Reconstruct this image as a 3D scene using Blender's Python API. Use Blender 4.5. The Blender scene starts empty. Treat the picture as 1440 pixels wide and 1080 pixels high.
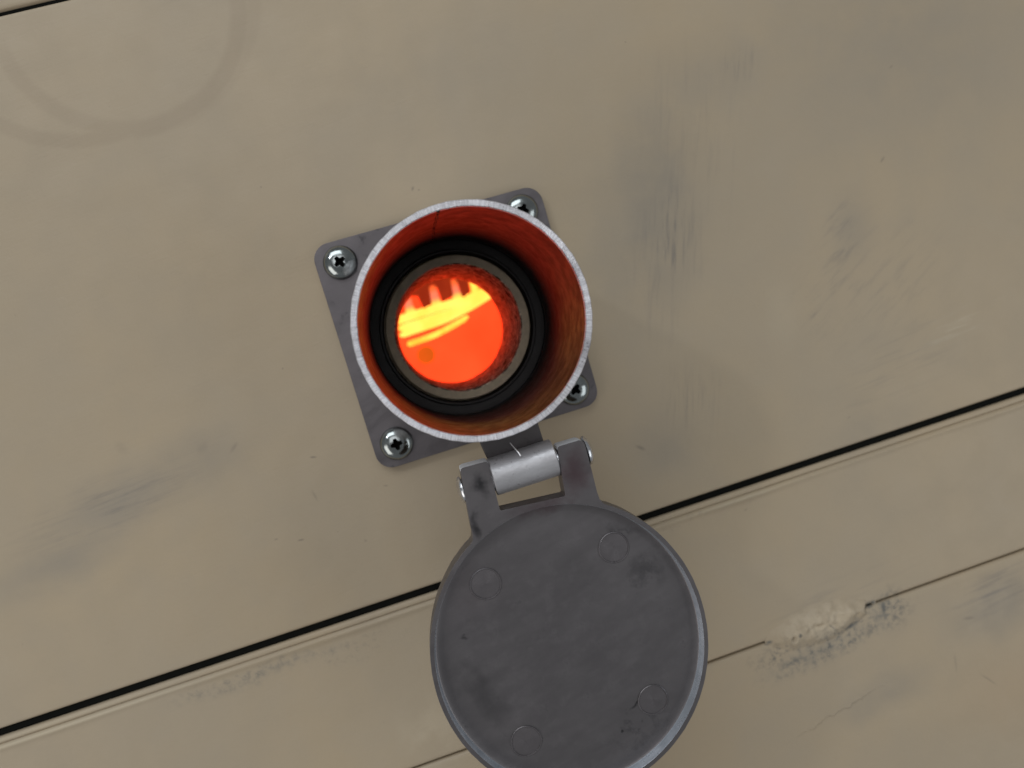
import bpy, bmesh, math, random
import numpy as np
from mathutils import Matrix, Vector
S = bpy.context.scene
COL = S.collection
U = 0.0002            # one working unit = 0.2 mm ; working axes: x right, z up, h out of the casing towards the viewer
PI = math.pi

# ------------------------------------------------------------------ camera
RIGHT = (0.950215, 0.127055, -0.284513)
DOWN = (-0.292604, 0.049955, -0.954928)
FWD = (0.107115, -0.990637, -0.084644)
CPOS = (-69.180577, 1095.86343, -5.591312)
def V(x, h, z): return Vector((x * U, -h * U, z * U))
def axis(a, s): return Vector((a[0] * s, -a[1] * s, a[2] * s))
cam_data = bpy.data.cameras.new("camera")
cam = bpy.data.objects.new("camera", cam_data)
COL.objects.link(cam)
cx_, cy_, cz_ = axis(RIGHT, 1), axis(DOWN, -1), axis(FWD, -1)
cam.matrix_world = Matrix(((cx_.x, cy_.x, cz_.x, CPOS[0] * U), (cx_.y, cy_.y, cz_.y, -CPOS[1] * U),
                           (cx_.z, cy_.z, cz_.z, CPOS[2] * U), (0, 0, 0, 1)))
cam_data.sensor_width = 36
cam_data.lens = 1082 / 1440 * 36
cam_data.clip_start = 0.005
cam_data.clip_end = 50
cam_data.dof.use_dof = True
cam_data.dof.focus_distance = 930 * U
cam_data.dof.aperture_fstop = 12
S.camera = cam

# ------------------------------------------------------------------ light: a factory hall, bright from overhead
W = bpy.data.worlds.new("World")
S.world = W
W.use_nodes = True
bg = W.node_tree.nodes["Background"]
bg.inputs[0].default_value = (0.93, 0.97, 1.0, 1)
bg.inputs[1].default_value = 0.22
def area(name, loc, target, sx, sy, power, col):
    d = bpy.data.lights.new(name, 'AREA'); d.shape = 'RECTANGLE'; d.size = sx; d.size_y = sy
    d.energy = power; d.color = col
    o = bpy.data.objects.new(name, d); COL.objects.link(o)
    o.location = loc
    o.rotation_euler = (Vector(target) - Vector(loc)).to_track_quat('-Z', 'Y').to_euler()
    return o
area("ceiling_lamp", (-0.30, -1.15, 1.25), (0, 0, -0.05), 1.3, 0.8, 11, (0.90, 0.96, 1.0))
area("window_light", (1.3, -1.2, -0.7), (0, 0, -0.05), 0.9, 1.2, 6.0, (0.92, 0.97, 1.0))
area("low_left_fill", (-1.3, -1.0, -0.6), (0, 0, -0.05), 0.8, 1.2, 6.5, (1.0, 0.97, 0.93))  # added fill from low left, lightens the lower casing
area("front_fill", (-0.22, -1.7, 0.38), (0, 0, -0.02), 0.9, 0.7, 3.0, (0.97, 0.98, 1.0))  # added frontal fill, brightens the ceramic face down the tube
area("tube_lamp", (-0.75, -0.8, 0.75), (0, 0, 0), 0.07, 0.07, 1.6, (0.93, 0.97, 1.0))
S.view_settings.view_transform = 'Standard'
S.view_settings.look = 'None'
S.view_settings.exposure = 0
S.view_settings.gamma = 1

# ------------------------------------------------------------------ node helpers
class NT:
    def __init__(self, name, **bsdf):
        self.m = bpy.data.materials.new(name); self.m.use_nodes = True
        self.t = self.m.node_tree; self.n = self.t.nodes; self.l = self.t.links
        self.b = self.n["Principled BSDF"]
        for k, v in bsdf.items():
            self.b.inputs[k.replace('_', ' ')].default_value = v
        tc = self.n.new("ShaderNodeTexCoord")
        self.pos = self.vmath('MULTIPLY', tc.outputs['Object'], (1 / U, 1 / U, 1 / U))   # in working units
    def put(self, sock, v):
        if hasattr(v, 'is_output'): self.l.new(v, sock)
        else: sock.default_value = v
    def vmath(self, op, a, b=None):
        x = self.n.new("ShaderNodeVectorMath"); x.operation = op
        self.put(x.inputs[0], a)
        if b is not None: self.put(x.inputs[1], b)
        return x.outputs['Value'] if op in ('LENGTH', 'DOT_PRODUCT', 'DISTANCE') else x.outputs[0]
    def math(self, op, a, b=0.0, clamp=False):
        x = self.n.new("ShaderNodeMath"); x.operation = op; x.use_clamp = clamp
        self.put(x.inputs[0], a); self.put(x.inputs[1], b)
        return x.outputs[0]
    def add(self, *a):
        r = a[0]
        for q in a[1:]: r = self.math('ADD', r, q)
        return r
    zr = None      # a material used on part of the casing leaves out the marks that lie on the other panels
    def mul(self, *a):
        if any(q is None for q in a): return None
        r = a[0]
        for q in a[1:]: r = self.math('MULTIPLY', r, q)
        return r
    def mx(self, *a):
        a = [q for q in a if q is not None]
        if not a: return None
        r = a[0]
        for q in a[1:]: r = self.math('MAXIMUM', r, q)
        return r
    def mapping(self, vec, loc=(0, 0, 0), rot=0.0, scale=(1, 1, 1)):
        # inverse (texture) transform about the h axis: rot in degrees, counter-clockwise as seen by the viewer
        x = self.n.new("ShaderNodeMapping"); x.vector_type = 'TEXTURE'
        self.put(x.inputs[0], vec)
        x.inputs[1].default_value = (loc[0], 0, loc[1]) if len(loc) == 2 else loc
        x.inputs[2].default_value = (0, -math.radians(rot), 0)
        x.inputs[3].default_value = scale
        return x.outputs[0]
    def noise(self, vec, scale=1.0, detail=3, rough=0.55, dist=0.0, color=False):
        x = self.n.new("ShaderNodeTexNoise")
        self.put(x.inputs['Vector'], vec)
        x.inputs['Scale'].default_value = scale; x.inputs['Detail'].default_value = detail
        x.inputs['Roughness'].default_value = rough; x.inputs['Distortion'].default_value = dist
        return x.outputs['Color' if color else 0]
    def rng(self, v, a, b, c=0.0, d=1.0, smooth=True):
        x = self.n.new("ShaderNodeMapRange"); x.interpolation_type = 'SMOOTHSTEP' if smooth else 'LINEAR'
        x.clamp = True if not smooth else True
        self.put(x.inputs[0], v)
        for i, q in enumerate((a, b, c, d)): x.inputs[1 + i].default_value = q
        return x.outputs[0]
    def blob(self, vec, x, z, rx, rz, rot=0, soft=0.0):
        e = math.hypot(rx * math.sin(math.radians(rot)), rz * math.cos(math.radians(rot))) + 25
        if self.zr and (z + e < self.zr[0] or z - e > self.zr[1]): return None
        v = self.mapping(vec, (x, z), rot, (rx, 1e6, rz))
        return self.rng(self.vmath('LENGTH', v), 1.0, soft, 0, 1)
    def mix(self, f, a, b, mode='MIX'):
        if f is None: return a
        x = self.n.new("ShaderNodeMix"); x.data_type = 'RGBA'; x.blend_type = mode
        self.put(x.inputs[0], f)
        for s, q in ((x.inputs[6], a), (x.inputs[7], b)):
            if isinstance(q, tuple) and len(q) == 3: q = (*q, 1)
            self.put(s, q)
        return x.outputs[2]
    def bump(self, h, dist, strength=1.0, normal=None):
        x = self.n.new("ShaderNodeBump"); x.inputs['Strength'].default_value = strength
        x.inputs['Distance'].default_value = dist * U
        self.put(x.inputs['Height'], h)
        if normal is not None: self.put(x.inputs['Normal'], normal)
        return x.outputs[0]
    def color(self, c): self.put(self.b.inputs['Base Color'], (*c, 1) if isinstance(c, tuple) and len(c) == 3 else c)
    def roughness(self, r): self.put(self.b.inputs['Roughness'], r)
    def normal(self, n): self.put(self.b.inputs['Normal'], n)

# ------------------------------------------------------------------ materials
def mat_paint(name, zr):
    t = NT(name, Metallic=0.0); t.zr = zr
    p = t.pos
    warp = t.vmath('MULTIPLY', t.vmath('SUBTRACT', t.noise(p, 0.012, 3, color=True), (0.5, 0.5, 0.5)), (50, 0, 50))
    pw = t.vmath('ADD', p, warp)
    big = t.noise(p, 0.0035, 3)
    mid = t.noise(p, 0.016, 4)
    fine = t.noise(p, 0.25, 3)
    col = t.mix(t.rng(big, 0.3, 0.7), (0.388, 0.304, 0.202), (0.362, 0.292, 0.205))
    col = t.mix(t.mul(t.rng(mid, 0.42, 0.72), 0.30), col, (0.350, 0.288, 0.210))
    col = t.mix(t.mul(t.rng(fine, 0.35, 0.7), 0.10), col, (0.34, 0.275, 0.19))
    # rubbed grey smudges; streak textures run along the strokes
    def streak(rot, a=0.010, b=0.12, lo=0.46, hi=0.72):
        v = t.mapping(p, (0, 0), rot, (1 / a, 60, 1 / b))
        return t.rng(t.noise(v, 1.0, 4, 0.6), lo, hi)
    s_v, s_h, s_d = streak(72), streak(4), streak(30, 0.018, 0.09)
    # broad hazes
    hz = t.mx(t.mul(t.blob(pw, 330, 95, 95, 235, -16), 0.50), t.mul(t.blob(pw, 760, 230, 330, 260, 0), 0.34), t.mul(t.blob(pw, -600, -150, 160, 50, 12), 0.45), t.mul(t.blob(pw, 60, 330, 330, 160, 0), 0.16), t.mul(t.blob(pw, 240, -255, 90, 70), 0.28),
              t.mul(t.blob(pw, 610, -25, 60, 90, -20), 0.30), t.mul(t.blob(pw, -505, -95, 175, 65, 10), 0.50),
              t.mul(t.blob(pw, -400, -70, 110, 60), 0.35), t.mul(t.blob(pw, 690, -660, 120, 75, 8), 0.50),
              t.mul(t.blob(pw, 470, -740, 130, 50, 8), 0.38), t.mul(t.blob(pw, 470, 250, 190, 90, 0), 0.25),
              t.mul(t.blob(pw, 560, -330, 120, 50, 5), 0.25), t.mul(t.blob(pw, 250, 20, 60, 200, -10), 0.25))
    col = t.mix(t.mul(hz, t.rng(mid, 0.25, 0.6, 0.75, 1.35)), col, (0.255, 0.222, 0.178))
    st = t.mx(t.mul(t.blob(pw, 338, 45, 60, 130, -14), s_v, 0.8), t.mul(t.blob(pw, 400, 170, 120, 200, -14), s_v, 0.20), t.mul(t.blob(pw, 620, -120, 200, 150, 0), s_d, 0.22), t.mul(t.blob(pw, 300, -210, 60, 90, -12), s_v, 0.45), t.mul(t.blob(pw, 300, -30, 70, 120, -14), s_v, 0.32),
              t.mul(t.blob(pw, 505, 255, 40, 38, 10), s_v, 0.6), t.mul(t.blob(pw, 522, -143, 34, 15, 32), s_d, 1.0),
              t.mul(t.blob(pw, 590, -35, 42, 75, -10), s_d, 0.62), t.mul(t.blob(pw, 560, -85, 60, 40, 30), s_d, 0.45),
              t.mul(t.blob(pw, -520, -95, 180, 55, 8), s_h, 0.55), t.mul(t.blob(pw, 700, -640, 130, 55, 10), s_h, 0.55),
              t.mul(t.blob(pw, 430, -560, 190, 40, 6), s_h, 0.25), t.mul(t.blob(pw, 640, -245, 180, 70, 14), s_h, 0.30))
    col = t.mix(st, col, (0.155, 0.140, 0.128))
    # lighter rubbed-through paint; the thin strips also paint in glossy ridge highlights
    lt = t.mx(t.mul(t.blob(pw, 470, -120, 40, 80, -14), 0.14), t.mul(t.blob(p, -700, -366.5, 330, 4.5), 0.75), t.mul(t.blob(p, -720, -357.5, 300, 3.0), 0.5), t.mul(t.blob(p, 330, -367, 120, 4), 0.4), t.mul(t.blob(pw, 735, -215, 110, 24, 12), s_h, 0.75),
              t.mul(t.blob(pw, -215, -560, 60, 90, -10), t.rng(mid, .4, .6), 0.30))
    col = t.mix(lt, col, (0.50, 0.42, 0.30))
    # brownish film low right
    col = t.mix(t.mul(t.blob(pw, 700, -800, 190, 110, 0), 0.4), col, (0.40, 0.285, 0.170))
    # ring left by a cable or hose
    q = t.vmath('ADD', p, t.vmath('MULTIPLY', warp, (0.12, 0, 0.12)))
    def ring(cx, cz, r, w, a0, a1, k):
        v = t.mapping(q, (cx, cz), 0, (1, 1e6, 1))
        d = t.math('ABSOLUTE', t.math('SUBTRACT', t.vmath('LENGTH', v), r))
        sx = t.n.new("ShaderNodeSeparateXYZ"); t.l.new(v, sx.inputs[0])
        ang = t.math('ARCTAN2', sx.outputs[2], sx.outputs[0])
        return t.mul(t.rng(d, w, w * 0.35), t.rng(ang, a0 - .12, a0 + .12), t.rng(ang, a1 + .1, a1 - .1), k)
    rg = None if zr[1] < 0 else t.mx(ring(-310, 530, 156, 15, -3.05, -1.45, 0.75), ring(-312, 530, 157, 17, -1.75, 0.3, 1.0),
              ring(-322, 560, 195, 14, -1.35, 0.1, 0.5), ring(-372, 560, 186, 14, -2.6, -1.35, 0.75))
    col = t.mix(t.mul(rg, 0.30), col, (0.262, 0.200, 0.135))
    # specks and nicks
    def specks(scale, th, k):
        x = t.n.new("ShaderNodeTexVoronoi"); x.inputs['Scale'].default_value = scale
        t.l.new(t.vmath('ADD', p, t.vmath('MULTIPLY', warp, (0.5, 0, 0.5))), x.inputs['Vector'])
        wn = t.n.new("ShaderNodeSeparateColor"); t.l.new(x.outputs['Color'], wn.inputs[0])
        return t.mul(t.rng(x.outputs['Distance'], th, th * .5), t.rng(wn.outputs[0], 0.82, 0.90), t.rng(wn.outputs[1], 0.2, 1.0, .3, 1.0), k)
    sp = t.mx(specks(0.020, 0.04, 0.40), specks(0.045, 0.05, 0.22))
    for (x, z, rx, rz, rot, k) in [(-6, 204, 5, 2.5, 60, .7), (2, 200, 2.5, 2, 0, .6), (-248, -115, 7, 2.2, -15, .75), (-298, -222, 6, 2, -10, .7),
                                   (-385, -58, 14, 9, 30, .18), (-262, -167, 3, 12, 10, .35), (205, -245, 4, 11, 50, .6), (-345, -70, 13, 4, 40, .35),
                                   (-330, -210, 4, 2, 0, .5), (-486, -26, 10, 14, 20, .14), (686, 60, 8, 2.5, 40, .6), (735, 190, 5, 2, 30, .5),
                                   (-250, 15, 2, 2, 0, .6), (646, -776, 24, 1.8, -50, .6), (600, -730, 3, 22, -8, .3), (335, -385, 5, 2, 20, .4),
                                   (530, -300, 4, 2, 20, .4), (-165, -185, 5, 2, -15, .5), (-215, -250, 3, 3, 0, .4), (640, -668, 14, 4, -15, .45)]:
        sp = t.mx(sp, t.mul(t.blob(q, x, z, rx, rz, rot, 0.1), k * 0.72))
    col = t.mix(sp, col, (0.11, 0.095, 0.08))
    # blue-black sooty marks along the seams; weld holes and pits get painted shade
    gn = t.noise(p, 0.10, 5, 0.7)
    fill = t.mul(t.blob(pw, 402, -592, 105, 30, 2), t.rng(t.noise(p, 0.06, 4), 0.34, 0.55), 0.75)
    col = t.mix(fill, col, (0.50, 0.415, 0.30))
    halo = t.mx(t.mul(t.blob(pw, 400, -632, 150, 34, 8), .6), t.mul(t.blob(pw, 505, -612, 45, 40), .5), t.mul(t.blob(pw, -400, -384, 190, 20, 0), .35))
    col = t.mix(t.mul(halo, t.rng(gn, .32, .6)), col, (0.225, 0.205, 0.170))
    soot_shade = t.mx(t.mul(t.blob(pw, 420, -628, 175, 36, 9), t.rng(gn, 0.50, 0.66), 0.85),
                t.mul(t.blob(pw, 525, -610, 38, 45, 10), t.rng(gn, 0.44, 0.62), 0.8),
                t.mul(t.blob(pw, 320, -612, 55, 30, 10), t.rng(gn, 0.46, 0.62), 0.7),
                t.mul(t.mx(*[t.blob(q, *a) for a in ((487, -592.5, 12, 7, 15, .5), (448, -613, 22, 6, 12, .2), (313, -594, 9, 5, 10, .2), (363, -597, 4, 6, 0, .2), (415, -601, 8, 2, -55, .2), (507, -604, 6, 16, -10, .2))]), t.rng(gn, 0.3, 0.55), 0.9),  # hole ends, pits and crack: their darkness is painted in
                t.mul(t.mx(*[t.blob(pw, *a) for a in ((490, -624, 26, 13, 40), (450, -634, 40, 10, 18), (400, -640, 34, 10, 5), (345, -637, 40, 14, 0))]), t.rng(gn, 0.40, 0.60), 0.7),
                t.mul(t.blob(pw, -430, -381, 150, 17, 0), t.rng(gn, 0.47, 0.66), 0.45),
                t.mul(t.blob(pw, -300, -392, 120, 26, 0), t.rng(gn, 0.50, 0.68), 0.32),
                t.mul(t.blob(pw, 200, -372, 200, 9, 0), t.rng(gn, 0.50, 0.66), 0.3))
    col = t.mix(soot_shade, col, (0.100, 0.101, 0.095))
    t.color(col)
    t.roughness(t.rng(mid, 0.3, 0.75, 0.46, 0.62))
    t.b.inputs['Specular IOR Level'].default_value = 0.42
    run = t.mapping(q, (390, -738), 12, (1, 1e6, 1))
    sxr = t.n.new("ShaderNodeSeparateXYZ"); t.l.new(run, sxr.inputs[0])
    crack = 0.0 if zr[1] > 0 else t.mul(t.rng(t.math('ABSOLUTE', t.math('ADD', sxr.outputs[2], t.math('MULTIPLY', t.math('SUBTRACT', t.noise(p, .05, 3), .5), 26))), 2.6, 0.3),
                  t.rng(t.math('ABSOLUTE', sxr.outputs[0]), 110, 30))
    br = t.noise(t.mapping(p, (0, 0), 6, (45, 60, 3.2)), 1.0, 3, 0.6)
    h = t.add(t.mul(br, 0.30), t.mul(t.noise(p, 0.006, 2), 7.0), t.mul(t.noise(p, 0.35, 2), 0.10), t.mul(t.noise(p, 0.05, 3), 0.5),
              t.mul(crack, 1.0), t.mul(st, -0.3) if st is not None else 0.0)
    t.normal(t.bump(h, 1.0, 0.8))
    return t.m

def mat_metal(name, base, var, rough, metallic=0.9, stroke=15, bump=0.25, tint=None, dark=(0.03, 0.03, 0.033), darkk=0.6, fine=0.06, cloud=0.5, rv=0.09):
    t = NT(name, Metallic=metallic)
    p = t.pos
    v = t.mapping(p, (0, 0), stroke, (1 / 0.018, 60, 1 / 0.055))
    a = t.noise(v, 1.0, 5, 0.62)
    b = t.noise(p, fine, 5, 0.65)
    c = t.noise(p, 0.011, 3, 0.5, 0.6)
    col = t.mix(t.rng(a, 0.3, 0.72), base, var)
    col = t.mix(t.mul(t.rng(c, 0.42, 0.68), cloud), col, tuple(q * 0.72 for q in base))
    col = t.mix(t.mul(t.rng(b, 0.60, 0.76), darkk), col, dark)
    if tint: col = tint(t, p, col, b)
    t.color(col)
    t.roughness(t.math('ADD', t.rng(a, 0.25, 0.75, rough - rv, rough + rv), t.mul(t.rng(b, .5, .75), 0.12)))
    h = t.add(t.mul(a, rv * 8), t.mul(b, 0.5), t.mul(t.noise(p, 0.5, 2), 0.22))
    t.normal(t.bump(h, bump, 1.0))
    return t.m

def lid_tint(t, p, col, b):
    w = t.vmath('ADD', p, t.vmath('MULTIPLY', t.vmath('SUBTRACT', t.noise(p, 0.04, 3, color=True), (.5, .5, .5)), (40, 0, 40)))
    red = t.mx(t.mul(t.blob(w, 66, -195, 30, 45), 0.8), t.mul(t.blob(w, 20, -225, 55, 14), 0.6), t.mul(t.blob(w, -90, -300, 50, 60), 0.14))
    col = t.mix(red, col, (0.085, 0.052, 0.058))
    lt = t.mx(t.mul(t.blob(w, 78, -226, 20, 14), 0.7), t.mul(t.blob(w, -105, -345, 45, 55), 0.35), t.mul(t.blob(w, 10, -400, 120, 60), 0.12), t.mul(t.blob(w, -80, -440, 30, 80, 30), 0.22))
    col = t.mix(lt, col, (0.155, 0.143, 0.148))
    dk = t.mx(t.mul(t.blob(w, -42, -178, 16, 18), 0.9), t.mul(t.blob(w, -62, -222, 10, 18), 0.8), t.mul(t.blob(w, 117, -340, 45, 40), t.rng(b, .42, .6), 0.45),
              t.mul(t.blob(w, 65, -495, 20, 5, 25), 0.8), t.mul(t.blob(w, 60, -515, 70, 45, 30), t.rng(b, .5, .62), 0.4),
              t.mul(t.blob(w, 102, -287, 22, 12, -20), t.rng(b, .4, .55), 0.55), t.mul(t.blob(w, 34, -523, 5, 4), 0.95), t.mul(t.blob(w, -112, -345, 7, 4), 0.6), t.mul(t.blob(w, -110, -420, 20, 60, 12), 0.35))
    return t.mix(dk, col, (0.026, 0.025, 0.027))

def mat_rim():
    # sawn tube end and turned bore: radial saw marks on the rim
    t = NT("sawn_steel", Metallic=0.5)
    p = t.pos
    sx = t.n.new("ShaderNodeSeparateXYZ"); t.l.new(p, sx.inputs[0])
    ang = t.math('ARCTAN2', sx.outputs[2], sx.outputs[0])
    cb = t.n.new("ShaderNodeCombineXYZ")
    t.l.new(t.mul(ang, 85.0), cb.inputs[0]); t.l.new(t.mul(t.vmath('LENGTH', t.vmath('MULTIPLY', p, (1, 0, 1))), 0.06), cb.inputs[1]); t.l.new(t.mul(sx.outputs[1], 0.02), cb.inputs[2])
    a = t.noise(cb.outputs[0], 1.0, 4, 0.7)
    fi = t.noise(p, 0.5, 3, 0.6)
    c = t.noise(p, 0.02, 4, 0.6)
    col = t.mix(t.rng(a, 0.3, 0.7), (0.50, 0.48, 0.50), (0.82, 0.80, 0.83))
    col = t.mix(t.mul(t.rng(c, 0.45, 0.70), 0.65), col, (0.30, 0.285, 0.30))
    col = t.mix(t.rng(t.add(fi, t.mul(c, .6)), 0.98, 1.08), col, (0.08, 0.075, 0.08))
    t.color(col)
    t.roughness(t.rng(a, 0.3, 0.7, 0.30, 0.46))
    t.normal(t.bump(t.add(a, t.mul(fi, 0.5)), 1.1, 0.9))
    return t.m

def mat_bore():
    t = NT("oxidised_bore", Metallic=0.0)
    p = t.pos
    b = t.noise(p, 0.05, 5, 0.65); f = t.noise(p, 0.4, 3)
    v = t.mapping(p, (0, 0), 0, (25, 90, 25))
    a = t.noise(v, 1.0, 4, 0.6)
    col = t.mix(t.rng(b, 0.35, 0.7), (0.022, 0.017, 0.016), (0.013, 0.010, 0.0095))
    col = t.mix(t.mul(t.rng(a, 0.5, 0.75), 0.5), col, (0.018, 0.014, 0.013))
    t.color(col)
    t.b.inputs['Specular IOR Level'].default_value = 0.035
    t.b.inputs['Specular Tint'].default_value = (1.0, 0.42, 0.32, 1)      # heat-tinted oxide film
    t.roughness(t.rng(b, 0.3, 0.7, 0.30, 0.42))
    t.normal(t.bump(t.add(b, t.mul(f, .2)), 0.25, 0.5))
    return t.m

def mat_simple(name, col, rough, metallic=0.0, var=0.25, scale=0.08, bump=0.4):
    t = NT(name, Metallic=metallic)
    n = t.noise(t.pos, scale, 5, 0.65)
    t.color(t.mix(t.rng(n, 0.3, 0.72), tuple(c * (1 - var) for c in col), tuple(c * (1 + var) for c in col)))
    t.roughness(t.rng(n, .3, .7, rough - .06, rough + .06))
    if bump: t.normal(t.bump(t.add(n, t.mul(t.noise(t.pos, scale * 6, 3), .35)), bump, 1.0))
    return t.m

def mat_fibre():
    t = NT("ceramic_fibre_bore", Metallic=0.0, Roughness=0.95)
    sx = t.n.new("ShaderNodeSeparateXYZ"); t.l.new(t.pos, sx.inputs[0])
    ang = t.math('ARCTAN2', sx.outputs[2], sx.outputs[0])
    cb = t.n.new("ShaderNodeCombineXYZ")
    t.l.new(t.mul(ang, 3.2), cb.inputs[0]); t.l.new(t.mul(sx.outputs[1], 0.10), cb.inputs[1])
    n = t.noise(cb.outputs[0], 1.6, 6, 0.72, 0.8)
    g = t.noise(t.pos, 0.12, 5, 0.7)
    m = t.mul(t.rng(n, 0.42, 0.55), t.rng(g, 0.40, 0.52, 0.30, 1.0))
    t.color(t.mix(m, (0.015, 0.011, 0.009), (1.0, 0.88, 0.70)))
    t.b.inputs['Specular IOR Level'].default_value = 0.15
    t.normal(t.bump(t.add(n, t.mul(g, .6)), 4.0, 0.9))
    return t.m

def mat_glow(name, c1, c2, scale=0.01, lo=0.35, hi=0.65):
    t = NT(name, Roughness=0.9)
    t.color((0.02, 0.015, 0.012)); t.b.inputs["Specular IOR Level"].default_value = 0.1
    n = t.noise(t.pos, scale, 3)
    t.put(t.b.inputs['Emission Color'], t.mix(t.rng(n, lo, hi), c1, c2))
    t.b.inputs['Emission Strength'].default_value = 1.0
    return t.m

M = {}
M['paint'] = mat_paint('beige_paint', (-345, 2000))
M['paint_low'] = mat_paint('beige_paint_lower', (-2000, -348))
M['rim'] = mat_rim()
M['bore'] = mat_bore()
M['lid'] = mat_metal("sooty_lid_metal", (0.150, 0.138, 0.141), (0.164, 0.151, 0.154), 0.40, 0.78, 12, 0.10, lid_tint, darkk=0.35, cloud=0.22, rv=0.03)
M['plate'] = mat_metal("flange_steel", (0.126, 0.113, 0.117), (0.165, 0.149, 0.154), 0.44, 0.8, 20, 0.25)
M['bracket'] = mat_metal("bracket_steel", (0.105, 0.096, 0.097), (0.135, 0.122, 0.122), 0.45, 0.85, 10, 0.4)
M['barrel'] = mat_metal("cast_barrel", (0.56, 0.55, 0.565), (0.40, 0.385, 0.395), 0.42, 0.65, 0, 0.55, dark=(0.10, 0.085, 0.085), darkk=0.8, fine=0.16)
M['edge'] = mat_metal("lit_edge", (0.84, 0.86, 0.89), (0.70, 0.72, 0.75), 0.40, 0.05, 0, 0.3, darkk=0.2)  # pale base colour makes the ear ends look lit from above
M['lidrivet'] = mat_metal("lid_rivet_metal", (0.172, 0.157, 0.161), (0.145, 0.132, 0.136), 0.40, 0.8, 20, 0.3, darkk=0.6, fine=0.12)
M['lidwall'] = mat_metal("lit_lid_wall", (0.68, 0.73, 0.80), (0.46, 0.50, 0.55), 0.30, 0.68, 0, 0.35, darkk=0.5, fine=0.10)  # base brightened and blued to carry the overhead light on this wall
M['zinc'] = mat_simple("zinc_screw", (0.30, 0.32, 0.315), 0.15, 1.0, 0.10, 0.10, 0.15)
M['rivet'] = mat_simple("rivet_steel", (0.62, 0.62, 0.64), 0.25, 1.0, 0.1, 0.1, 0.2)
M['sleeve'] = mat_simple("sleeve_steel", (0.022, 0.017, 0.016), 0.45, 0.3, 0.2, 0.1, 0.3)
M['ceramic'] = mat_simple("ceramic_face", (0.66, 0.525, 0.375), 0.9, 0.0, 0.10, 0.09, 0.6)
M['fibre'] = mat_fibre()
M['black'] = mat_simple("shade_grime_black", (0.006, 0.006, 0.005), 0.9, 0.0, 0.2, 0.1, 0.0)  # near-black standing for seam shade; also blackens the screw recesses
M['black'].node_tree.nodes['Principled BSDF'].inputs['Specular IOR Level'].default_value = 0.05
M['glow_wall'] = mat_glow("glowing_refractory", (2.0, 0.076, 0.015), (2.2, 0.112, 0.026), 0.0045, 0.3, 0.7)
M['glow_plug'] = mat_glow("dim_glow_plug", (0.80, 0.105, 0.008), (0.66, 0.10, 0.007))
M['glow_el'] = mat_glow("white_hot_element", (2.2, 0.92, 0.11), (2.3, 1.05, 0.17), 0.02)
M['glow_el2'] = mat_glow("yellow_hot_element", (1.9, 0.62, 0.05), (2.0, 0.95, 0.12), 0.03)
def mat_leg():
    # cooler towards the holder: yellow at the foot, orange, then dull pink-red at the top
    t = NT("orange_hot_leg", Roughness=0.9); t.color((0.02, 0.015, 0.012))
    sx = t.n.new("ShaderNodeSeparateXYZ"); t.l.new(t.pos, sx.inputs[0])
    n = t.mul(t.math('SUBTRACT', t.noise(t.pos, .06, 2), .5), 8)
    z = t.math('ADD', sx.outputs[2], n)
    c = t.mix(t.rng(z, 68, 86), (1.25, 0.86, 0.11), (1.2, 0.24, 0.12))
    c = t.mix(t.rng(z, 92, 108), c, (1.1, 0.16, 0.035))
    t.put(t.b.inputs['Emission Color'], c); t.b.inputs['Emission Strength'].default_value = 1.0
    return t.m
M['glow_leg'] = mat_leg() if True else mat_glow("orange_hot_leg", (1.2, 0.17, 0.10), (1.5, 0.30, 0.10), 0.03)
M['glow_hold'] = mat_glow("dull_red_holder", (0.26, 0.022, 0.006), (0.31, 0.028, 0.007), 0.03)

# ------------------------------------------------------------------ mesh helpers
def link(name, bm, mats, parent=None, smooth=True, angle=35, bevel=0, seg=2):
    me = bpy.data.meshes.new(name)
    bmesh.ops.recalc_face_normals(bm, faces=bm.faces)
    bm.to_mesh(me); bm.free()
    if not isinstance(mats, (list, tuple)): mats = [mats]
    for m in mats: me.materials.append(m)
    o = bpy.data.objects.new(name, me); COL.objects.link(o)
    if parent: o.parent = parent
    if smooth:
        for f in me.polygons: f.use_smooth = True
        me.set_sharp_from_angle(angle=math.radians(angle))
    if bevel:
        b = o.modifiers.new("bevel", 'BEVEL'); b.width = bevel * U; b.segments = seg
        b.limit_method = 'ANGLE'; b.angle_limit = math.radians(40); b.harden_normals = True
    return o
def thing(name, label, cat):
    o = bpy.data.objects.new(name, None); COL.objects.link(o)
    o.empty_display_size = 0.02
    o['label'] = label; o['category'] = cat
    return o
def lathe(prof, n=128, center=(0, 0), closed=True, mat_of=None, jitter=None):
    """prof: (r,h) list turned about the h axis"""
    bm = bmesh.new(); rings = []
    for i, (r, h) in enumerate(prof):
        ring = []
        for k in range(n):
            a = 2 * PI * k / n
            rr, hh = (r, h) if jitter is None else jitter(i, a, r, h)
            ring.append(bm.verts.new(V(center[0] + rr * math.cos(a), hh, center[1] + rr * math.sin(a))))
        rings.append(ring)
    m = len(prof)
    for i in range(m if closed else m - 1):
        A, B = rings[i], rings[(i + 1) % m]
        for k in range(n):
            f = bm.faces.new((A[k], A[(k + 1) % n], B[(k + 1) % n], B[k]))
            if mat_of: f.material_index = mat_of(i)
    return bm
def fill_loops(bm, loops):
    es = []
    for L in loops:
        for i in range(len(L)):
            es.append(bm.edges.get((L[i], L[(i + 1) % len(L)])) or bm.edges.new((L[i], L[(i + 1) % len(L)])))
    r = bmesh.ops.triangle_fill(bm, use_beauty=True, edges=es)
    return [g for g in r['geom'] if isinstance(g, bmesh.types.BMFace)]
def walls(bm, A, B):
    fs = []
    for i in range(len(A)):
        j = (i + 1) % len(A)
        fs.append(bm.faces.new((A[i], A[j], B[j], B[i])))
    return fs
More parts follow.
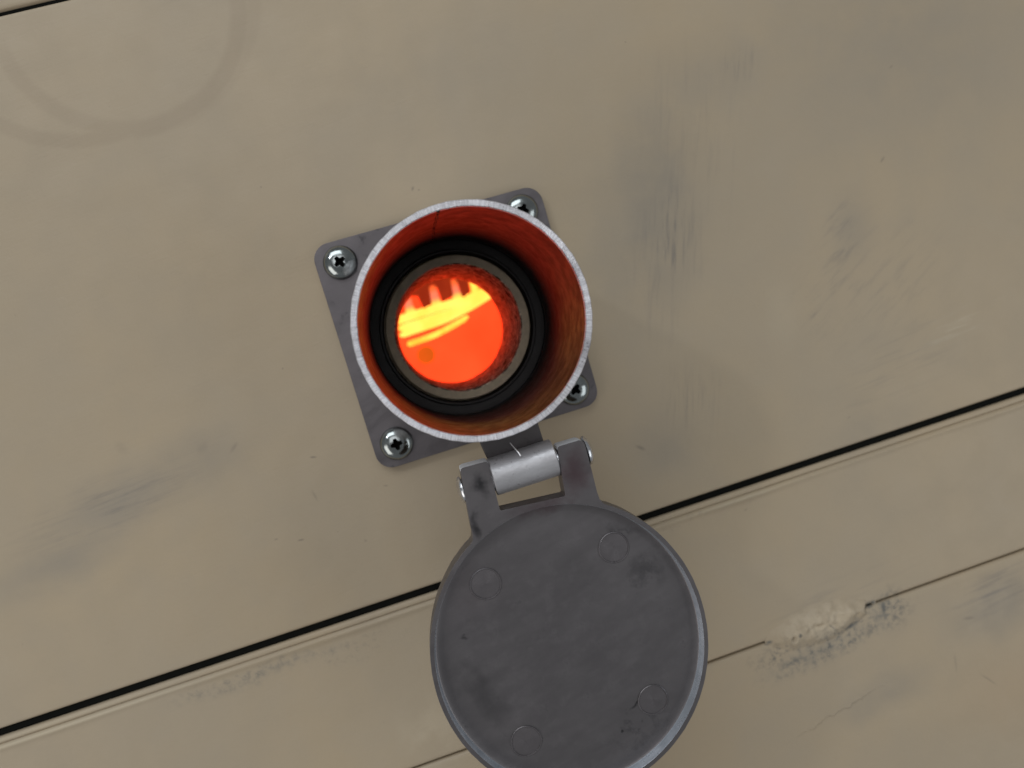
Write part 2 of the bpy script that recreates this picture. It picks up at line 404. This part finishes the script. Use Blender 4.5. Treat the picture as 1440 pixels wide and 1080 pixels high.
def loop(bm, pts, h): return [bm.verts.new(V(x, h, z)) for x, z in pts]
def arc(cx, cz, r, a0, a1, n):
    return [(cx + r * math.cos(math.radians(a0 + (a1 - a0) * i / n)), cz + r * math.sin(math.radians(a0 + (a1 - a0) * i / n))) for i in range(n + 1)]
def circle(cx, cz, rx, rz, n=96, a0=0.0): return [(cx + rx * math.cos(a0 + 2 * PI * i / n), cz + rz * math.sin(a0 + 2 * PI * i / n)) for i in range(n)]
def slab(outline, h0, h1, hole=None):
    bm = bmesh.new()
    T = loop(bm, outline, h1); B = loop(bm, outline, h0)
    walls(bm, T, B)
    if hole:
        HT = loop(bm, hole, h1); HB = loop(bm, hole, h0); walls(bm, HT, HB)
        fill_loops(bm, [T, HT]); fill_loops(bm, [B, HB])
    else:
        fill_loops(bm, [T]); fill_loops(bm, [B])
    return bm
def tube_path(bm, pts, r, n=12, cap=True, rf=None):
    """swept round bar through working-unit points (x,h,z)"""
    P = [V(*p) for p in pts]; prev = None; up = Vector((0, 1, 0))
    rings = []
    for i, c in enumerate(P):
        d = (P[min(i + 1, len(P) - 1)] - P[max(i - 1, 0)]).normalized()
        s = d.cross(up)
        if s.length < 1e-3: s = d.cross(Vector((1, 0, 0)))
        s.normalize(); u2 = s.cross(d)
        rr = (r if rf is None else r * rf(i / (len(P) - 1))) * U
        rings.append([bm.verts.new(c + s * (rr * math.cos(2 * PI * k / n)) + u2 * (rr * math.sin(2 * PI * k / n))) for k in range(n)])
    for A, B in zip(rings, rings[1:]):
        for k in range(n): bm.faces.new((A[k], A[(k + 1) % n], B[(k + 1) % n], B[k]))
    if cap: bm.faces.new(rings[0]); bm.faces.new(list(reversed(rings[-1])))
def x_extrude(bm, prof, x0, x1, nx, wob=None, close=False):
    """prof: (z,h) polyline extruded along x"""
    rows = []
    for i in range(nx + 1):
        x = x0 + (x1 - x0) * i / nx
        rows.append([bm.verts.new(V(x, h + (wob(x, z, k) if wob else 0), z)) for k, (z, h) in enumerate(prof)])
    for A, B in zip(rows, rows[1:]):
        for k in range(len(prof) - (0 if close else 1)):
            j = (k + 1) % len(prof)
            bm.faces.new((A[k], A[j], B[j], B[k]))
    return rows

# ------------------------------------------------------------------ furnace casing
furnace = thing("furnace", "beige painted steel furnace casing with smudged panels, black seams and a lumpy weld", "furnace")
X0, X1, Z0, Z1 = -1500, 1700, -1500, 1300
# main panel, cut out round the port
def main_panel():
    bm = bmesh.new()
    zt, zb = 549.0, -336.0
    corners = [math.atan2(b, a) for a, b in ((X1, zt), (X0, zt), (X0, zb), (X1, zb))]
    angs = sorted(set([-PI + 2 * PI * i / 96 for i in range(96)] + corners))
    def edge(a):
        c, s = math.cos(a), math.sin(a); k = 1e9
        if c > 1e-9: k = min(k, X1 / c)
        if c < -1e-9: k = min(k, X0 / c)
        if s > 1e-9: k = min(k, zt / s)
        if s < -1e-9: k = min(k, zb / s)
        return c * k, s * k
    inner = [bm.verts.new(V(126 * math.cos(a), 0, 126 * math.sin(a))) for a in angs]
    outer = [bm.verts.new(V(*(lambda q: (q[0], 0, q[1]))(edge(a)))) for a in angs]
    back = [bm.verts.new(V(126 * math.cos(a), -9, 126 * math.sin(a))) for a in angs]
    walls(bm, inner, outer); walls(bm, back, inner)
    # rolled lips along the top and bottom seams (butt onto the sheet edge)
    rows = []
    lipb = [(-336, 0), (-338.6, 0), (-341, -0.6), (-342.3, -2.2), (-342.8, -5), (-342.8, -44)]
    lipt = [(549, 0), (551.6, 0), (553.6, -0.7), (554.6, -2.4), (555, -6), (555, -44)]
    for lip in (lipb, lipt): x_extrude(bm, lip, X0, X1, 16)
    return bm
link("casing_panel", main_panel(), M['paint'], furnace, angle=50)
# the lower frame: a rolled edge, a low ridge, then the flat to the next seam
rnd = np.random.RandomState(4)
ph = rnd.rand(8) * 6.28
def wob(x, z, k):
    return 0.35 * math.sin(x * .011 + ph[0] + z * .02) + 0.25 * math.sin(x * .031 + ph[1]) if -375 < z < -352 else 0.0
low = [(-353.3, -44), (-353.3, -6), (-353.5, -3), (-354.3, -1.0), (-355.6, -0.1), (-358, 0.2), (-360, 0.3), (-361.4, -0.2), (-362.6, -2.4), (-363.6, -2.0), (-365.0, 0.9), (-367.2, 2.1), (-369.6, 1.7), (-372, 0.7), (-375, 0.1), (-378, 0), (-380, 0), (-583, 0),
       (-586, 0), (-589, -0.4), (-590.8, -1.8), (-591.4, -4), (-591.4, -30)]
bm = bmesh.new(); x_extrude(bm, low, X0, X1, 160, wob)
link("casing_panel", bm, M['paint_low'], furnace, angle=60)
bot = [(-594.6, -30), (-594.6, -5), (-595.0, -2.0), (-596.4, -0.5), (-599, 0), (-602, 0.6), (-606, 0.2), (-610, 0), (Z0, 0)]
bm = bmesh.new(); x_extrude(bm, bot, X0, X1, 40)
link("casing_panel", bm, M['paint_low'], furnace, angle=60)
top = [(560.5, -44), (560.5, -6), (561.4, -2), (563.5, -0.4), (567, 0), (Z1, 0)]
bm = bmesh.new(); x_extrude(bm, top, X0, X1, 40)
link("casing_panel", bm, M['paint'], furnace, angle=60)
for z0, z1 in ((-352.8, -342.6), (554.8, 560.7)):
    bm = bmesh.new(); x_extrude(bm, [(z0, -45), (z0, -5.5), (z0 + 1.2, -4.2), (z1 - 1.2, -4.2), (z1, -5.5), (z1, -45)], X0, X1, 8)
    link("seam_shade_strip", bm, M['black'], furnace, smooth=False)  # added near-black strip standing for the shade inside the open seam
# added black sheet behind the seams, stops light coming through from the back
rect = [(X0, Z0), (X1, Z0), (X1, Z1), (X0, Z1)]
link("light_stop_sheet", slab(rect, -60, -46, circle(0, 0, 126, 126, 64)), M['black'], furnace, smooth=False)

# lumpy weld and filler over the lower seam
def vnoise(x, z, s, seed):
    r = np.random.RandomState(seed).rand(256, 256)
    fx, fz = x / s, z / s
    ix, iz = np.floor(fx).astype(int), np.floor(fz).astype(int)
    tx, tz = fx - ix, fz - iz
    tx, tz = tx * tx * (3 - 2 * tx), tz * tz * (3 - 2 * tz)
    g = lambda a, b: r[a % 256, b % 256]
    return (g(ix, iz) * (1 - tx) + g(ix + 1, iz) * tx) * (1 - tz) + (g(ix, iz + 1) * (1 - tx) + g(ix + 1, iz + 1) * tx) * tz
def weld_patch():
    nx, nz = 190, 76
    xs = np.linspace(285, 540, nx); zs = np.linspace(-650, -556, nz)
    X, Zz = np.meshgrid(xs, zs)
    # axis of the bead: runs along the seam, lifting slightly on the left
    cxp, czp = 398.0, -593.0
    u = (X - cxp) / 92.0
    w = (Zz - (czp + 3 * np.sin(X * .03))) / 27.0
    rr = np.sqrt(u ** 2 + w ** 2) + 0.28 * (vnoise(X, Zz, 22, 1) - .5) + .16 * (vnoise(X, Zz, 9, 2) - .5)
    env = np.clip((1.14 - rr) / 0.75, 0, 1); env = env * env * (3 - 2 * env)
    H = 6.2 * env * (0.45 + 0.8 * vnoise(X, Zz, 26, 3) + 0.45 * vnoise(X, Zz, 11, 5))
    H += env * 2.0 * (vnoise(X, Zz, 5, 6) - .4) + env * .7 * (vnoise(X, Zz, 2.6, 8) - .5)
    def g(x, z, r, a, rz=None):
        return a * np.exp(-(((X - x) / r) ** 2 + ((Zz - z) / (rz or r)) ** 2))
    H += env * (g(452, -588, 15, 5, 8) + g(470, -598, 9, 4) + g(405, -586, 20, 4, 7) + g(372, -589, 12, 3.5, 8) + g(345, -592, 9, 3))
    H -= env * (g(461, -597, 4.2, 5) + g(473, -606, 3, 3.5) + g(455, -613, 13, 3.5, 3) + g(352, -601, 3.5, 6, 5) + g(395, -594, 12, 2.2, 2.2) + g(427, -590, 5, 2.5))
    H -= g(484, -595, 7, 14, 5)
    H -= (1 - np.clip((1.12 - rr) / .12, 0, 1)) * 3.0
    verts = [tuple(V(X[j, i], H[j, i] - 0.15, Zz[j, i])) for j in range(nz) for i in range(nx)]
    keep = H > -2.0
    faces = []
    for j in range(nz - 1):
        for i in range(nx - 1):
            if keep[j, i] or keep[j + 1, i] or keep[j, i + 1] or keep[j + 1, i + 1]:
                faces.append((j * nx + i, j * nx + i + 1, (j + 1) * nx + i + 1, (j + 1) * nx + i))
    me = bpy.data.meshes.new("weld_bead"); me.from_pydata(verts, [], faces); me.validate()
    me.materials.append(M['paint_low'])
    for f in me.polygons: f.use_smooth = True
    o = bpy.data.objects.new("weld_bead", me); COL.objects.link(o); o.parent = furnace
    return o
weld_patch()

# hot chamber behind the port
def chamber():
    bm = bmesh.new()
    a, zt, zb, hf, hb = 520, 420, -420, -247, -790
    rectp = [(a, zt), (-a, zt), (-a, zb), (a, zb)]
    F = loop(bm, rectp, hf); Bk = loop(bm, rectp, hb)
    Hl = loop(bm, circle(0, 0, 92, 92, 64), hf)
    fill_loops(bm, [F, Hl]); walls(bm, F, Bk); bm.faces.new(Bk)
    return bm
lining = link("refractory_lining", chamber(), M['glow_wall'], furnace, smooth=False)
link("peephole_plug", lathe([(0.01, -776), (17, -776), (21, -778), (22, -790), (0.01, -790)], 32, (-47, -37), closed=False), M['glow_plug'], lining)

# ------------------------------------------------------------------ heating element inside
element = thing("heating_element", "white hot horizontal heating rods glowing inside the furnace, seen through the sight port", "heating element")
HC = -700
def bend(x0, x1, z, lift, xb, n=28):
    pts = []
    for i in range(n + 1):
        x = x0 + (x1 - x0) * i / n
        k = max(0.0, (x - xb) / (x1 - xb))
        pts.append((x, HC, z + lift * k ** 1.7 + 3.0 * math.sin((x - x0) / 90)))
    return pts
for (x0, x1, z, lift, xb, r, m, dh) in [(-120, 150, 58, 12, 60, 9.8, 'glow_el', 0), (-90, 148, 39, 22, 40, 8.3, 'glow_el', 6), (-92, 150, 24, 34, -10, 6.6, 'glow_el', 12),
                                        (-82, 72, -0.5, 20, -40, 6.5, 'glow_el2', 4)]:
    bm = bmesh.new(); tube_path(bm, [(x, h + dh, q) for x, h, q in bend(x0, x1, z, lift, xb)], r, 14, True, lambda t: min(1.0, 0.45 + t * 18, 0.35 + (1 - t) * 9))
    link("heating_rod", bm, M[m], element)
for (x, zt, m) in [(-52, 102, 'glow_leg'), (11, 113, 'glow_leg'), (62, 113, 'glow_leg'), (107, 100, 'glow_el2')]:
    bm = bmesh.new()
    tube_path(bm, [(x - 1 + 1.5 * i / 10, HC - 14, 64 + (zt - 64) * i / 10) for i in range(11)], 8.5, 14, True, lambda t: 1.5 - 0.9 * t if t < .5 else 1.05)
    link("terminal_leg", bm, M[m], element)
# castellated holder that grips the legs
hold = [(-230, 330), (-230, 100), (-64, 100), (-64, 108), (-40, 108), (-40, 103), (-27, 100), (-22, 69), (-18, 67.5), (-12, 71), (-6, 71.5), (-1, 74), (3, 108), (8, 114), (16, 114), (22, 106), (24, 73), (29, 70.5),
        (36, 74), (47, 75.5), (52, 78), (55, 110), (60, 115), (67, 114), (71, 103), (71, 69), (76, 67), (83, 71), (91, 74), (95, 104), (112, 108), (230, 108), (230, 330)]
link("element_holder", slab(hold, HC - 6, HC + 24), M['glow_hold'], element, smooth=False, bevel=1.5)

# ------------------------------------------------------------------ sight port
port = thing("sight_port", "grey steel sight port: screwed square flange, glowing open tube, round lid hanging from its hinge", "sight port")
def rounded_rect(hx, hz, r, n=8):
    return (arc(hx - r, hz - r, r, 0, 90, n) + arc(-hx + r, hz - r, r, 90, 180, n) + arc(-hx + r, -hz + r, r, 180, 270, n) + arc(hx - r, -hz + r, r, 270, 360, n))
link("flange_plate", slab(rounded_rect(164.5, 161.5, 23), 0.3, 12, circle(0, 0, 124, 124, 96)), M['plate'], port, bevel=1.8, seg=3)

# screws: pan heads with a cross recess
def screw_mesh():
    r, hh = 23.5, 13.5
    prof = [(23.0, 0), (23.5, 1.2), (23.4, 3.0), (22.6, 5.2), (20.8, 7.6), (18.0, 9.9), (14.5, 11.7), (10.5, 12.9), (6, 13.4), (0.001, 13.6)]
    bm = lathe([(0.001, 0)] + prof, 56, closed=False)
    bmesh.ops.remove_doubles(bm, verts=bm.verts, dist=2e-6)
    bmesh.ops.recalc_face_normals(bm, faces=bm.faces)
    head = bpy.data.meshes.new("screw"); bm.to_mesh(head); bm.free()
    ho = bpy.data.objects.new("tmp_head", head); COL.objects.link(ho)
    bm = bmesh.new()
    def cross(w, L, h, c):
        pts = [(w, L), (c, c), (L, w), (L, -w), (c, -c), (w, -L), (-w, -L), (-c, -c), (-L, -w), (-L, w), (-c, c), (-w, L)]
        return loop(bm, pts, h)
    A = cross(2.3, 9.2, 15, 3.8); B = cross(1.3, 4.2, 4.5, 2.2)
    walls(bm, A, B); bm.faces.new(A); bm.faces.new(B)
    bmesh.ops.recalc_face_normals(bm, faces=bm.faces)
    cm = bpy.data.meshes.new("tmp_cut"); bm.to_mesh(cm); bm.free()
    co = bpy.data.objects.new("tmp_cut", cm); COL.objects.link(co)
    md = ho.modifiers.new("b", 'BOOLEAN'); md.object = co; md.operation = 'DIFFERENCE'; md.solver = 'EXACT'
    dg = bpy.context.evaluated_depsgraph_get(); dg.update()
    me = bpy.data.meshes.new_from_object(ho.evaluated_get(dg))
    bpy.data.objects.remove(ho); bpy.data.objects.remove(co)
    me.name = "screw"; me.materials.clear(); me.materials.append(M['zinc']); me.materials.append(M['black'])
    for f in me.polygons:
        f.use_smooth = True
        c = f.center / U; n = f.normal
        if math.hypot(c.x, c.z) < 9.4 and (-n.y < 0.75 or -c.y < 8): f.material_index = 1
    me.set_sharp_from_angle(angle=math.radians(32))
    return me
sm = screw_mesh()
for (x, z, rot) in [(-131, 131, 28), (-131.5, -130, 5), (131, -131, 40), (131, 131, 58)]:
    o = bpy.data.objects.new("screw", sm); COL.objects.link(o); o.parent = port
    o.location = V(x, 12, z); o.rotation_euler = (0, -math.radians(rot), 0)

# tube: rim and outside sawn steel, bore oxidised
RT, RI, HT = 130.4, 123.2, 268.7
def rimj(i, a, r, h):
    if 1 <= i <= 4:
        h += 0.55 * math.sin(a * 2 + 1) + 0.25 * math.sin(a * 23) * math.sin(a * 7) + 0.18 * math.sin(a * 61 + 2)
        r += 0.25 * math.sin(a * 37) * math.sin(a * 11 + 1) * (1 if i > 2 else -1)
    return r, h
prof = [(RI, HT - 6), (RI, HT - .9), (RI + .7, HT), (RT - .9, HT), (RT, HT - .9), (RT, HT - 6), (RT, 12.2), (RI, 12.2)] + [(RI, 12.2 + (HT - 18.2) * k / 10) for k in range(1, 10)]
tube = link("tube", lathe(prof, 256, jitter=rimj, mat_of=lambda i: 0 if i < 6 else 1), [M['rim'], M['bore']], port, angle=25)
# weld seam down the bore and root weld round the tube foot
bm = bmesh.new()
tube_path(bm, [(2.5 * math.sin(k * .35) * .3 - 3, 14 + 252 * k / 24, RI + .4) for k in range(25)], 2.0, 8, True, lambda t: 0.8 + .25 * math.sin(t * 40))
link("weld_seam", bm, M['bore'], tube)
def wj(i, a, r, h): return r + 0.7 * math.sin(a * 70) * .5, h + .6 * math.sin(a * 70 + 1)
link("root_weld", lathe([(130.0, 12.1), (137, 12.1), (135.8, 15), (133, 18), (130.6, 20)], 220, jitter=wj), M['plate'], tube)

# sleeve and ceramic liner
link("inner_sleeve", lathe([(125, -15), (112.5, -15), (111.5, -9), (110.5, -7.6), (108, -7.6), (107, -9), (107, -39), (125, -39)], 128), M['sleeve'], port)
rs = np.random.RandomState(9)
jt = [(rs.rand(128) - .5) for _ in range(40)]
def lj(i, a, r, h):
    k = int(round(a / (2 * PI) * 128)) % 128
    if i >= 5 and i <= 28:
        s = jt[i][k] * 0.5 + jt[i][(k + 1) % 128] * .25 + jt[i][(k - 1) % 128] * .25
        r += s * 1.1 + 0.35 * math.sin(a * 9 + i * .8)
    return r, h
prof = [(128, -60), (128, -40), (103.5, -40), (103.5, -11), (102.5, -9.5), (91.6, -9.5)] + [(90.6, -10.5 - 238.5 * k / 22) for k in range(23)] + [(103.5, -249)]
link("ceramic_liner", lathe(prof, 128, jitter=lj, mat_of=lambda i: 0 if i < 5 else 1), [M['ceramic'], M['fibre']], port, angle=40)

# hinge: bracket plate rolled into a barrel round the pin
HZ, HH, HR = -177, 218, 22
link("hinge_bracket", slab([(x, -math.sqrt(127.5 ** 2 - x * x)) for x in (43.6, 30, 15, 0, -14, -28.5)] + [(-28.5, -138), (-25, -163), (-25, -172), (44, -172), (44, -163), (43.6, -138)], 196, 204.5), M['bracket'], port, bevel=1.2)
def barrel():
    bm = bmesh.new()
    n = 44
    outer = []; inner = []
    for i in range(n + 1):
        a = math.radians(-90 - 8 + (-300) * i / n)           # from behind, round under and over the front
        outer.append((HZ - HR * math.cos(a) * -1 if False else HZ + HR * math.cos(a), HH + HR * math.sin(a)))
        inner.append((HZ + (HR - 8) * math.cos(a), HH + (HR - 8) * math.sin(a)))
    prof = outer + inner[::-1]
    def place(x): return [bm.verts.new(V(x, h, z)) for z, h in prof]
    xs = [-27.6, -26.6] + [-26.6 + 74.8 * k / 10 for k in range(1, 10)] + [48.2, 49.2]
    rows = []
    for j, x in enumerate(xs):
        pr = []
        for k, (z, h) in enumerate(prof):
            if j in (0, len(xs) - 1) and k <= n:
                z = HZ + (z - HZ) * .955; h = HH + (h - HH) * .955
            pr.append(bm.verts.new(V(x, h, z)))
        rows.append(pr)
    m = len(prof)
    for A, B in zip(rows, rows[1:]):
        for k in range(m): bm.faces.new((A[k], A[(k + 1) % m], B[(k + 1) % m], B[k]))
    for R in (rows[0], rows[-1]):
        for k in range(n): bm.faces.new((R[k], R[k + 1], R[m - 2 - k], R[m - 1 - k]))
    return bm
barrel_o = link("hinge_barrel", barrel(), M['barrel'], port, angle=35)
bm = bmesh.new()
tube_path(bm, [(3.0, 231, -143), (4.5, 233, -147), (6.5, 235, -151.5), (8.5, 237, -156), (9.5, 237.5, -160)], 0.9, 6, True, lambda t: .5 + .8 * t)
link("burr", bm, M['rivet'], barrel_o)
# pin with two domed heads
def x_lathe(bm, prof, z, h, n=32):
    rings = []
    for x, r in prof: rings.append([bm.verts.new(V(x, h + r * math.sin(2 * PI * k / n), z + r * math.cos(2 * PI * k / n))) for k in range(n)])
    for A, B in zip(rings, rings[1:]):
        for k in range(n): bm.faces.new((A[k], A[(k + 1) % n], B[(k + 1) % n], B[k]))
    bm.faces.new(rings[0]); bm.faces.new(list(reversed(rings[-1])))
bm = bmesh.new()
x_lathe(bm, [(-70, 4), (-69.3, 9), (-67.5, 13.5), (-65.5, 16), (-63.5, 16.3), (-62.5, 13), (-60, 12.5), (85, 12.5), (86, 17.5), (88.5, 17.2), (91.2, 14.2), (93, 9), (93.6, 3.5)], -181, HH)
link("hinge_pin", bm, M['rivet'], port, angle=50)

# lid: shallow cap hanging from two ears, its inside towards the viewer
LX, LZ, LA, LB = 3.3, -395.6, 163.6, 176.7
HF, HB, HFL = 234, 207, 220
def lid_outline():
    def el(a): return (LX + LA * math.cos(math.radians(a)), LZ + LB * math.sin(math.radians(a)))
    ear_r = [(90.5, -246.6), (86.2, -242.6), (83.6, -237), (83.0, -228), (84.0, -205), (84.9, -172), (84.5, -168), (82.5, -165), (79.5, -163.6), (56, -163.2), (53.6, -164.2), (52.7, -167), (46.4, -219.6), (45.2, -220.8)]
    ear_l = [(-28.9, -213.9), (-30.4, -212.2), (-27.4, -157.5), (-28.3, -155.2), (-30.5, -154.4), (-56.5, -153.2), (-59.2, -154.2), (-60.3, -157), (-64.2, -190), (-67.6, -222), (-68.3, -231), (-70.5, -237.2), (-74.6, -240.6)]
    a1 = math.degrees(math.atan2((-240.6 - LZ) / LB, (-74.6 - LX) / LA))
    a2 = math.degrees(math.atan2((-246.6 - LZ) / LB, (90.5 - LX) / LA)) + 360
    n = 110
    arcp = [el(a1 + 1.6 + (a2 - a1 - 3.2) * i / n) for i in range(n + 1)]
    random.seed(3)
    arcp = [(x + (random.random() - .5) * .35, z + (random.random() - .5) * .35) for x, z in arcp]
    return ear_r + ear_l + arcp
def lid_mesh():
    bm = bmesh.new()
    O = lid_outline()
    T = loop(bm, O, HF); B = loop(bm, O, HB)
    side = walls(bm, T, B)
    n = 112
    k1 = .9685
    I = [bm.verts.new(V(x, HF, z)) for x, z in circle(LX, LZ, LA * k1, LB * k1, n)]
    prev = I
    wall = []
    for f, h in ((.967, HF - 1.0), (.9655, HFL + 3.2), (.960, HFL + 1.1), (.950, HFL + .1), (.90, HFL)):
        ring = [bm.verts.new(V(x, h, z)) for x, z in circle(LX, LZ, LA * f, LB * f, n)]
        wall.append(walls(bm, prev, ring)); prev = ring
    for f in (.7, .5, .3, .12):
        ring = [bm.verts.new(V(x, HFL + 0.0, z)) for x, z in circle(LX, LZ, LA * f, LB * f, n)]
        walls(bm, prev, ring); prev = ring
    bm.faces.new(prev)
    fill_loops(bm, [T, I]); fill_loops(bm, [B])
    for f in wall[0] + wall[1] + wall[2]: f.material_index = 2
    # sawn ends of the two ears, coloured bright as if lit from above
    for f in side:
        c = f.calc_center_median() / U
        if c.z > -166.5: f.material_index = 1
    return bm
lid = link("lid", lid_mesh(), [M['lid'], M['edge'], M['lidwall']], port, angle=35, bevel=0.9, seg=2)
K = (1095.86 - HFL) / (1095.86 - 246)
for (x, z) in [(-70.4, -285.1), (81.3, -292.5), (75.3, -480.0), (-78.9, -474.9)]:
    x = -69.18 + (x + 69.18) * K; z = -5.59 + (z + 5.59) * K
    def pj(i, a, r, h): return r + .25 * math.sin(a * 3 + x), h + .18 * math.sin(a * 2 + z)
    bm = lathe([(18.9, HFL - 1), (18.7, HFL + .9), (18.1, HFL + 1.5), (17.3, HFL + 1.4), (16.8, HFL + .5), (15, HFL + .6), (8, HFL + .7), (.01, HFL + .8)], 48, (x, z), closed=False, jitter=pj)
    link("rivet", bm, M['lidrivet'], lid, angle=30)
